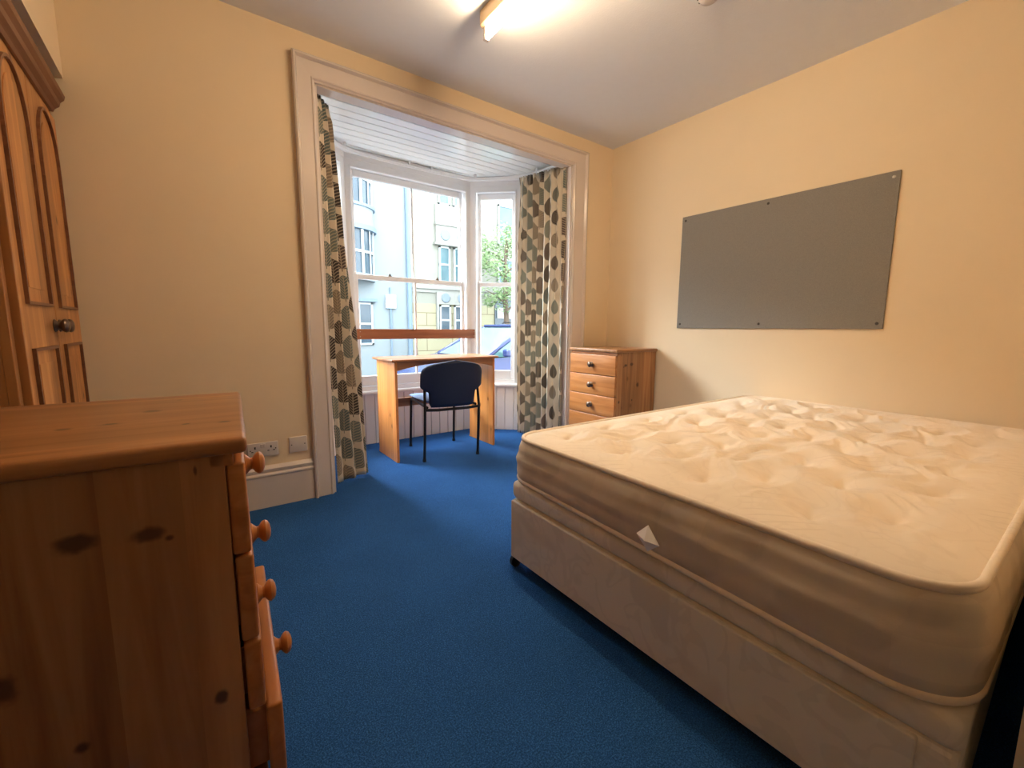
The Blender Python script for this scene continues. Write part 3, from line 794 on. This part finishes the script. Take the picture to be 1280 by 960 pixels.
# ceiling batten light
def batten():
    t = thing('ceiling_light', 'bare fluorescent tube batten glowing on the ceiling', 'ceiling light', (-1.735, -1.29, H))
    hl = .61
    bm = nb(); prism(bm, [(-.026, 0), (-.026, -.062), (-.016, -.072), (.016, -.072), (.026, -.062), (.026, 0)], 1, -hl, hl); obj('batten', bm, m_batten, t)
    for s in (-1, 1):
        bm = nb(); box(bm, -.014, s*hl-s*.006, -.132, .014, s*hl-s*.028, -.060, .005); obj('lamp_holder', bm, m_plastic, t)
    e = bpy.data.materials.new('lit_tube'); e.use_nodes = True; nt = e.node_tree; nt.nodes.clear()
    em = nt.nodes.new('ShaderNodeEmission'); em.inputs[0].default_value = (1.0, .74, .47, 1); em.inputs[1].default_value = TUBE
    ou = nt.nodes.new('ShaderNodeOutputMaterial'); nt.links.new(em.outputs[0], ou.inputs[0])
    bm = nb(); lathe(bm, [(.013, 0), (.013, 2*(hl-.028))], (0, -(hl-.028), -.114), 'y', 16); obj('tube_lamp', bm, e, t, smooth=False)
    bm = nb(); box(bm, .014, .36, -.080, .022, .378, -.066); obj('clip', bm, m_dscrew, t)
batten()
# smoke detector
t = thing('smoke_detector', 'small white ceiling smoke detector at the top edge of the view', 'smoke detector', (-1.0, -1.405, H))
bm = nb(); lathe(bm, [(.055, 0), (.055, -.010), (.048, -.014)], (0, 0, 0), 'z', 28); smooth_by_angle(obj('base', bm, m_plastic, t))
bm = nb(); lathe(bm, [(.044, -.013), (.046, -.024), (.036, -.036), (.018, -.042)], (0, 0, 0), 'z', 28)
smooth_by_angle(obj('cover', bm, m_plastic, t))
bm = nb()
for k in range(12):
    q = k/12*2*PI; c, s = math.cos(q), math.sin(q); tube(bm, [(c*.0455, s*.0455, -.014), (c*.0475, s*.0475, -.025)], .003, 6)
obj('vent_ribs', bm, m_slot, t)

# ------------------------------------------------------------ outside
SZ = -.45
m_asph = plain('street_asphalt', (.10, .10, .105), .8, 0, .3, 30, .15)
m_pave = plain('pavement_slabs', (.16, .155, .15), .8, 0, .3, 12, .1)
bm = nb(); box(bm, -14, 2.55, SZ-.2, 18, 9.9, SZ); struct('floor_street', bm, m_asph)['kind'] = 'structure'
bm = nb(); box(bm, -14, 1.1, SZ-.2, 18, 2.55, SZ+.10); struct('floor_pavement', bm, m_pave)

m_wfac = plain('pale_render', (.25, .29, .31), .8, 0, .3, 2.5, .04)
def stone_mat():
    t = NT('yellow_stone'); v = t.coords('Object', rot=(PI/2, 0, 0)); o = t.sep(t.coords())
    br = t.n('ShaderNodeTexBrick'); t.t.links.new(v, br.inputs[0]); br.inputs['Scale'].default_value = 1.0
    br.inputs['Brick Width'].default_value = .85; br.inputs['Row Height'].default_value = .37; br.inputs['Mortar Size'].default_value = .012
    br.inputs['Color1'].default_value = (.40, .375, .25, 1); br.inputs['Color2'].default_value = (.37, .345, .23, 1); br.inputs['Mortar'].default_value = (.20, .16, .10, 1)
    up_ = t.ma('GREATER_THAN', o[2], 2.12)
    col = t.mix(up_, br.outputs[0], (.29, .29, .25, 1))
    return t.fin(col, .8, 0, .3)
m_yel = stone_mat()
m_yst = plain('cream_stone_trim', (.31, .31, .285), .7)
m_pipe = plain('blue_grey_paint', (.17, .24, .32), .6)
m_fg = plain('house_window_glass', (.10, .18, .21), .15, 0, .7, 3, .3)
m_fd = plain('house_dark_glass', (.05, .08, .11), .2, 0, .7, 3, .3)
m_wf = plain('house_white_frame', (.50, .54, .56), .5)
def fwin(parent, x0, x1, z0, z1, y, glass, bars=(1, 2)):
    b = nb(); f = .05
    box(b, x0, y-.05, z0, x0+f, y, z1); box(b, x1-f, y-.05, z0, x1, y, z1); box(b, x0, y-.05, z0, x1, y, z0+f); box(b, x0, y-.05, z1-f, x1, y, z1)
    for k in range(1, bars[0]): xx = x0+(x1-x0)*k/bars[0]; box(b, xx-.015, y-.045, z0, xx+.015, y, z1)
    for k in range(1, bars[1]): zz = z0+(z1-z0)*k/bars[1]; box(b, x0, y-.045, zz-.025, x1, y, zz+.025)
    o = obj('window', b, m_wf, parent); b = nb(); box(b, x0+.02, y-.018, z0+.02, x1-.02, y-.004, z1-.02); obj('pane', b, glass, o)
W = thing('white_house', 'pale blue-white rendered house with curved bay windows across the street', 'building', (0, 9, SZ))
def P_(b): bmesh.ops.translate(b, verts=b.verts[:], vec=Vector((0, -9, -SZ))); return b
def wobj(nm, b, m, par): return obj(nm, P_(b), m, par)
bm = nb(); box(bm, -9, 9.0, SZ, 1.95, 9.8, 5.5); wobj('wall', bm, m_wfac, W)
bm = nb(); tube(bm, [(1.97, 8.96, SZ), (1.97, 8.96, 5.5)], .07, 10); wobj('drainpipe', bm, m_pipe, W)
def bay(xc, r):
    def arc(z0, z1, rr, nm, m, par, a0=0, a1=PI, n=28, th_=.08):
        b = nb(); A = []
        for k in range(n+1):
            q = a0+(a1-a0)*k/n; c, s = math.cos(q), -math.sin(q)*.75
            A.append([b.verts.new((xc+rr*c, 9.0+rr*s, z)) for z in (z0, z1)]+[b.verts.new((xc+(rr-th_)*c, 9.0+(rr-th_)*s, z)) for z in (z1, z0)])
        for p, q_ in zip(A, A[1:]):
            for i in range(4): b.faces.new((p[i], p[(i+1) % 4], q_[(i+1) % 4], q_[i]))
        b.faces.new(A[0]); b.faces.new(A[-1][::-1]); return wobj(nm, b, m, par)
    def glassband(z0, z1):
        g = arc(z0, z1, r-.05, 'pane', m_fd, W, th_=.03)
        b = nb()
        for k in range(0, 10):
            q = PI*k/9; c, s = math.cos(q), -math.sin(q)*.75
            tube(b, [(xc+(r-.02)*c, 9+(r-.02)*s, z0), (xc+(r-.02)*c, 9+(r-.02)*s, z1)], .035 if k % 3 == 0 else .018, 6)
        wobj('window', b, m_wf, W)
        arc((z0+z1)/2-.03, (z0+z1)/2+.03, r-.01, 'window_rail', m_wf, W, th_=.05)
    arc(2.15, 2.32, r, 'bay_band', m_wfac, W); glassband(2.32, 3.38); arc(3.38, 3.5, r+.07, 'bay_canopy', m_pipe, W, th_=.3)
    arc(3.5, 3.95, r, 'bay_band', m_wfac, W); arc(3.93, 4.0, r+.05, 'bay_canopy', m_pipe, W, th_=.3); glassband(4.0, 5.2); arc(5.2, 5.45, r, 'bay_band', m_wfac, W)
bay(.12, .88)
def win(par, *a):
    fwin(par, *a)
def fw_local(par, x0, x1, z0, z1, y, glass, bars=(1, 2)): fwin(par, x0, x1, z0-SZ, z1-SZ, y-9, glass, bars)
fw_local(W, -.5, .92, .5, 1.62, 9.0, m_fd, (4, 2))
bm = nb(); box(bm, -.6, 8.85, 1.64, 1.02, 9.0, 1.72); wobj('door_canopy', bm, m_pipe, W)
fw_local(W, -3.6, -2.4, 2.3, 3.4, 9.0, m_fd, (2, 2)); fw_local(W, -3.6, -2.4, .4, 1.6, 9.0, m_fd, (2, 2))
bm = nb(); box(bm, 1.28, 8.9, 1.48, 1.56, 9.0, 1.86, .02); wobj('meter_box', bm, plain('pale_blue_box', (.62, .74, .80), .5), W)
bm = nb(); tube(bm, [(1.42, 8.97, 1.5), (1.42, 8.97, SZ)], .03, 8); tube(bm, [(1.42, 8.97, 1.85), (1.42, 8.97, 2.05)], .02, 8); wobj('conduit', bm, m_pipe, W)

Y = thing('yellow_house', 'yellow stone fronted house with roundels over its windows across the street', 'building', (0, 9.1-.1, SZ))
bm = nb(); box(bm, 2.06, 9.1, SZ, 14, 9.9, 5.8); wobj('wall', bm, m_yel, Y)
bm = nb(); box(bm, 2.06, 9.0, 2.08, 14, 9.1, 2.2, .02); box(bm, 2.06, 9.05, 1.99, 14, 9.1, 2.08); wobj('string_course', bm, m_yst, Y)
m_qn = plain('brown_stone', (.30, .23, .19), .8)
for k in range(12):
    bm = nb(); box(bm, 2.06, 9.06, 2.35+k*.5, 2.06+.12, 9.1, 2.35+k*.5+.22); wobj('quoin', bm, m_qn, Y)
bm = nb()
box(bm, 2.85, 9.0, 3.35, 3.98, 9.1, 3.98); box(bm, 2.78, 8.93, 3.36, 4.05, 9.1, 3.42); box(bm, 2.82, 8.95, 3.92, 4.0, 9.1, 3.98); box(bm, 2.85, 9.02, 3.98, 3.98, 9.1, 4.5); wobj('window_panel', bm, m_yst, Y)
bm = nb(); box(bm, 2.85, 9.02, 1.66, 3.98, 9.1, 2.02); box(bm, 2.85, 9.02, .7, 2.92, 9.1, 1.66); wobj('window_panel', bm, m_yst, Y)
m_rd = plain('blue_grey_stone', (.20, .25, .30), .7)
for x in (3.14, 3.68):
    for yy, zz, rr in ((9.0, 3.66, .155), (9.02, 1.85, .14)):
        bm = nb(); lathe(bm, [(rr, 0), (rr, .02), (rr-.02, .03)], (x, yy, zz), '-y', 24); wobj('roundel', bm, m_rd, Y)
for x0, x1 in ((2.95, 3.32), (3.44, 3.86)):
    fw_local(Y, x0, x1, 2.3, 3.34, 9.08, m_fg); fw_local(Y, x0, x1, 4.5, 5.7, 9.08, m_fg); fw_local(Y, x0, x1, .75, 1.64, 9.08, m_fd)
fw_local(Y, 5.05, 5.8, 3.6, 4.85, 9.08, m_fg); fw_local(Y, 5.05, 5.8, 2.4, 3.2, 9.08, m_fg); fw_local(Y, 6.4, 7.2, 2.4, 3.6, 9.08, m_fg)
bm = nb(); pts = [(4.95, SZ), (5.95, SZ), (5.95, 1.6)]+[(5.45+.5*math.cos(PI*k/12), 1.6+.42*math.sin(PI*k/12)) for k in range(1, 12)]+[(4.95, 1.6)]
prism(bm, pts, 1, 9.06, 9.1); wobj('doorway', bm, m_fd, Y)
bm = nb(); box(bm, 5.02, 9.0, 1.28, 5.88, 9.06, 1.62); wobj('doorway_board', bm, m_wf, Y)

# tree
def tree():
    t = thing('street_tree', 'leafy green tree in front of the yellow house seen through the right pane', 'tree', (4.35, 7.6, SZ))
    bm = nb(); tube(bm, [(0, 0, 0), (.05, 0, 1.2), (0, .05, 2.2), (-.05, 0, 3.2), (0, 0, 4.2)], [.11, .09, .07, .05, .02], 8)
    for k in range(9):
        q = k*2.4; z = 1.9+.22*k; tube(bm, [(0, 0, z), (.35*math.cos(q), .3*math.sin(q), z+.25), (.75*math.cos(q), .5*math.sin(q), z+.4)], [.035, .022, .008], 6)
    obj('trunk', bm, plain('bark', (.16, .12, .09), .9), t)
    rnd = random.Random(5); bm = nb(); clumps = [(rnd.gauss(0, .42), rnd.gauss(0, .35), rnd.uniform(2.15, 4.2), rnd.uniform(.18, .34)) for _ in range(46)]
    for cx, cy, cz, r in clumps:
        for _ in range(110):
            d = Vector((rnd.gauss(0, 1), rnd.gauss(0, 1), rnd.gauss(0, 1))).normalized()*r*rnd.uniform(.4, 1.1); c = Vector((cx, cy, cz))+d
            a = Vector((rnd.gauss(0, 1), rnd.gauss(0, 1), rnd.gauss(0, .6))).normalized(); b = a.orthogonal().normalized(); s = rnd.uniform(.035, .065)
            vs = [bm.verts.new(c-a*s), bm.verts.new(c+b*s*.45+a*s*.1), bm.verts.new(c+a*s), bm.verts.new(c-b*s*.45+a*s*.1)]; bm.faces.new(vs)
    lt = NT('leaves'); o = lt.fin(lt.ramp(lt.noise(lt.coords(), 6, 3), [(.35, (.09, .17, .06)), (.65, (.27, .37, .17))]), .6, 0, .3)
    f = obj('foliage', bm, o, t); f['kind'] = 'stuff'
tree()

# parked cars
def car(label, loc, paint, rack, group):
    t = thing('car', label, 'car', loc, 0, group)
    L0, L1 = -2.1, 2.15; hw = .88
    # lower body: side profile (x, z), extruded with tumblehome
    prof = [(-2.10, .30), (-2.12, .50), (-2.05, .70), (-1.75, .84), (-.98, .96), (1.55, 1.0), (2.05, .95), (2.12, .60), (2.08, .30)]
    bm = nb(); rings = []
    for y, ins, dz in ((-hw+.05, .06, -.02), (-hw, 0, 0), (-hw+.02, 0, 0), (hw-.02, 0, 0), (hw, 0, 0), (hw-.05, .06, -.02)):
        rings.append([bm.verts.new((x*(1-ins*.3), y, z if z < .6 else z+dz*.3)) for x, z in prof])
    n = len(prof)
    for a, b in zip(rings, rings[1:]):
        for i in range(n): bm.faces.new((a[i], a[(i+1) % n], b[(i+1) % n], b[i]))
    bm.faces.new(rings[0]); bm.faces.new(rings[-1][::-1]); smooth_by_angle(obj('body', bm, paint, t), .5)
    # roof and pillars
    g0 = [(-.98, .955), (-.10, 1.40), (.35, 1.47), (1.20, 1.45), (1.90, 1.0)]
    for s in (-1, 1):
        bm = nb(); tube(bm, [(-.98, s*.80, .955), (-.55, s*.735, 1.20), (-.10, s*.68, 1.41), (.35, s*.66, 1.47), (1.2, s*.66, 1.45), (1.6, s*.72, 1.25), (1.9, s*.80, 1.0)], .036, 8)
        tube(bm, [(.45, s*.80, .98), (.45, s*.665, 1.46)], .03, 6); obj('pillar', bm, paint, t, smooth=True)
        bm = nb(); V = [bm.verts.new((x, s*(y-.012), z)) for x, y, z in ((-.90, .80, .97), (-.12, .69, 1.38), (.35, .672, 1.44), (1.2, .672, 1.42), (1.55, .73, 1.24), (1.82, .80, 1.0))]
        bm.faces.new(V); q = obj('side_window', bm, m_car_g, t); md = q.modifiers.new('s', 'SOLIDIFY'); md.thickness = .005
    bm = nb(); box(bm, -.08, -.66, 1.44, 1.22, .66, 1.49, .02); obj('roof', bm, paint, t)
    bm = nb(); V = [bm.verts.new(p) for p in ((-.98, -.78, .965), (-.98, .78, .965), (-.09, .67, 1.43), (-.09, -.67, 1.43))]; bm.faces.new(V)
    q = obj('windscreen', bm, m_car_w, t); md = q.modifiers.new('s', 'SOLIDIFY'); md.thickness = .005
    bm = nb(); V = [bm.verts.new(p) for p in ((1.9, -.78, 1.0), (1.9, .78, 1.0), (1.22, .66, 1.45), (1.22, -.66, 1.45))]; bm.faces.new(V)
    q = obj('rear_window', bm, m_car_g, t); md = q.modifiers.new('s', 'SOLIDIFY'); md.thickness = .005
    for x in (.0, .9):
        for y in (-.35, .35):
            bm = nb(); box(bm, x, y-.2, 1.0, x+.12, y+.2, 1.28, .03); obj('seat_back', bm, m_blackp, t)
    for x in (-1.35, 1.35):
        for s in (-1, 1):
            bm = nb(); lathe(bm, [(.30, 0), (.32, .03), (.32, .17), (.30, .20)], (x, s*.72-.1, .32), 'y', 24); obj('wheel', bm, m_blackp, t)
    for s in (-1, 1):
        bm = nb(); box(bm, -.70, s*.84, .98, -.58, s*1.0, 1.10, .03); obj('wing_mirror', bm, paint, t)
        bm = nb(); box(bm, -2.12, s*.55, .58, -1.98, s*.84, .72, .03); obj('headlight', bm, m_white, t)
    if rack:
        for s in (-1, 1):
            bm = nb(); tube(bm, [(-.05, s*.6, 1.49), (.0, s*.6, 1.55), (1.15, s*.6, 1.55), (1.2, s*.6, 1.49)], .016, 8); obj('roof_rail', bm, m_black, t, smooth=True)
    return t
m_carA = plain('deep_blue_car_paint', (.035, .05, .14), .15, .3, .7)
m_carB = plain('silver_car_paint', (.16, .18, .22), .2, .5, .6)
m_car_g = plain('car_side_glass', (.10, .22, .22), .05, 0, .8)
m_car_w = plain('car_windscreen_glass', (.10, .15, .15), .08, 0, .8)
car('blue car parked at the near kerb right outside the bay window', (1.60, 3.75, SZ), m_carA, False, 'cars parked in the street')
car('silver car with black roof rails parked beyond the blue one', (3.65, 6.15, SZ+.02), m_carB, True, 'cars parked in the street')
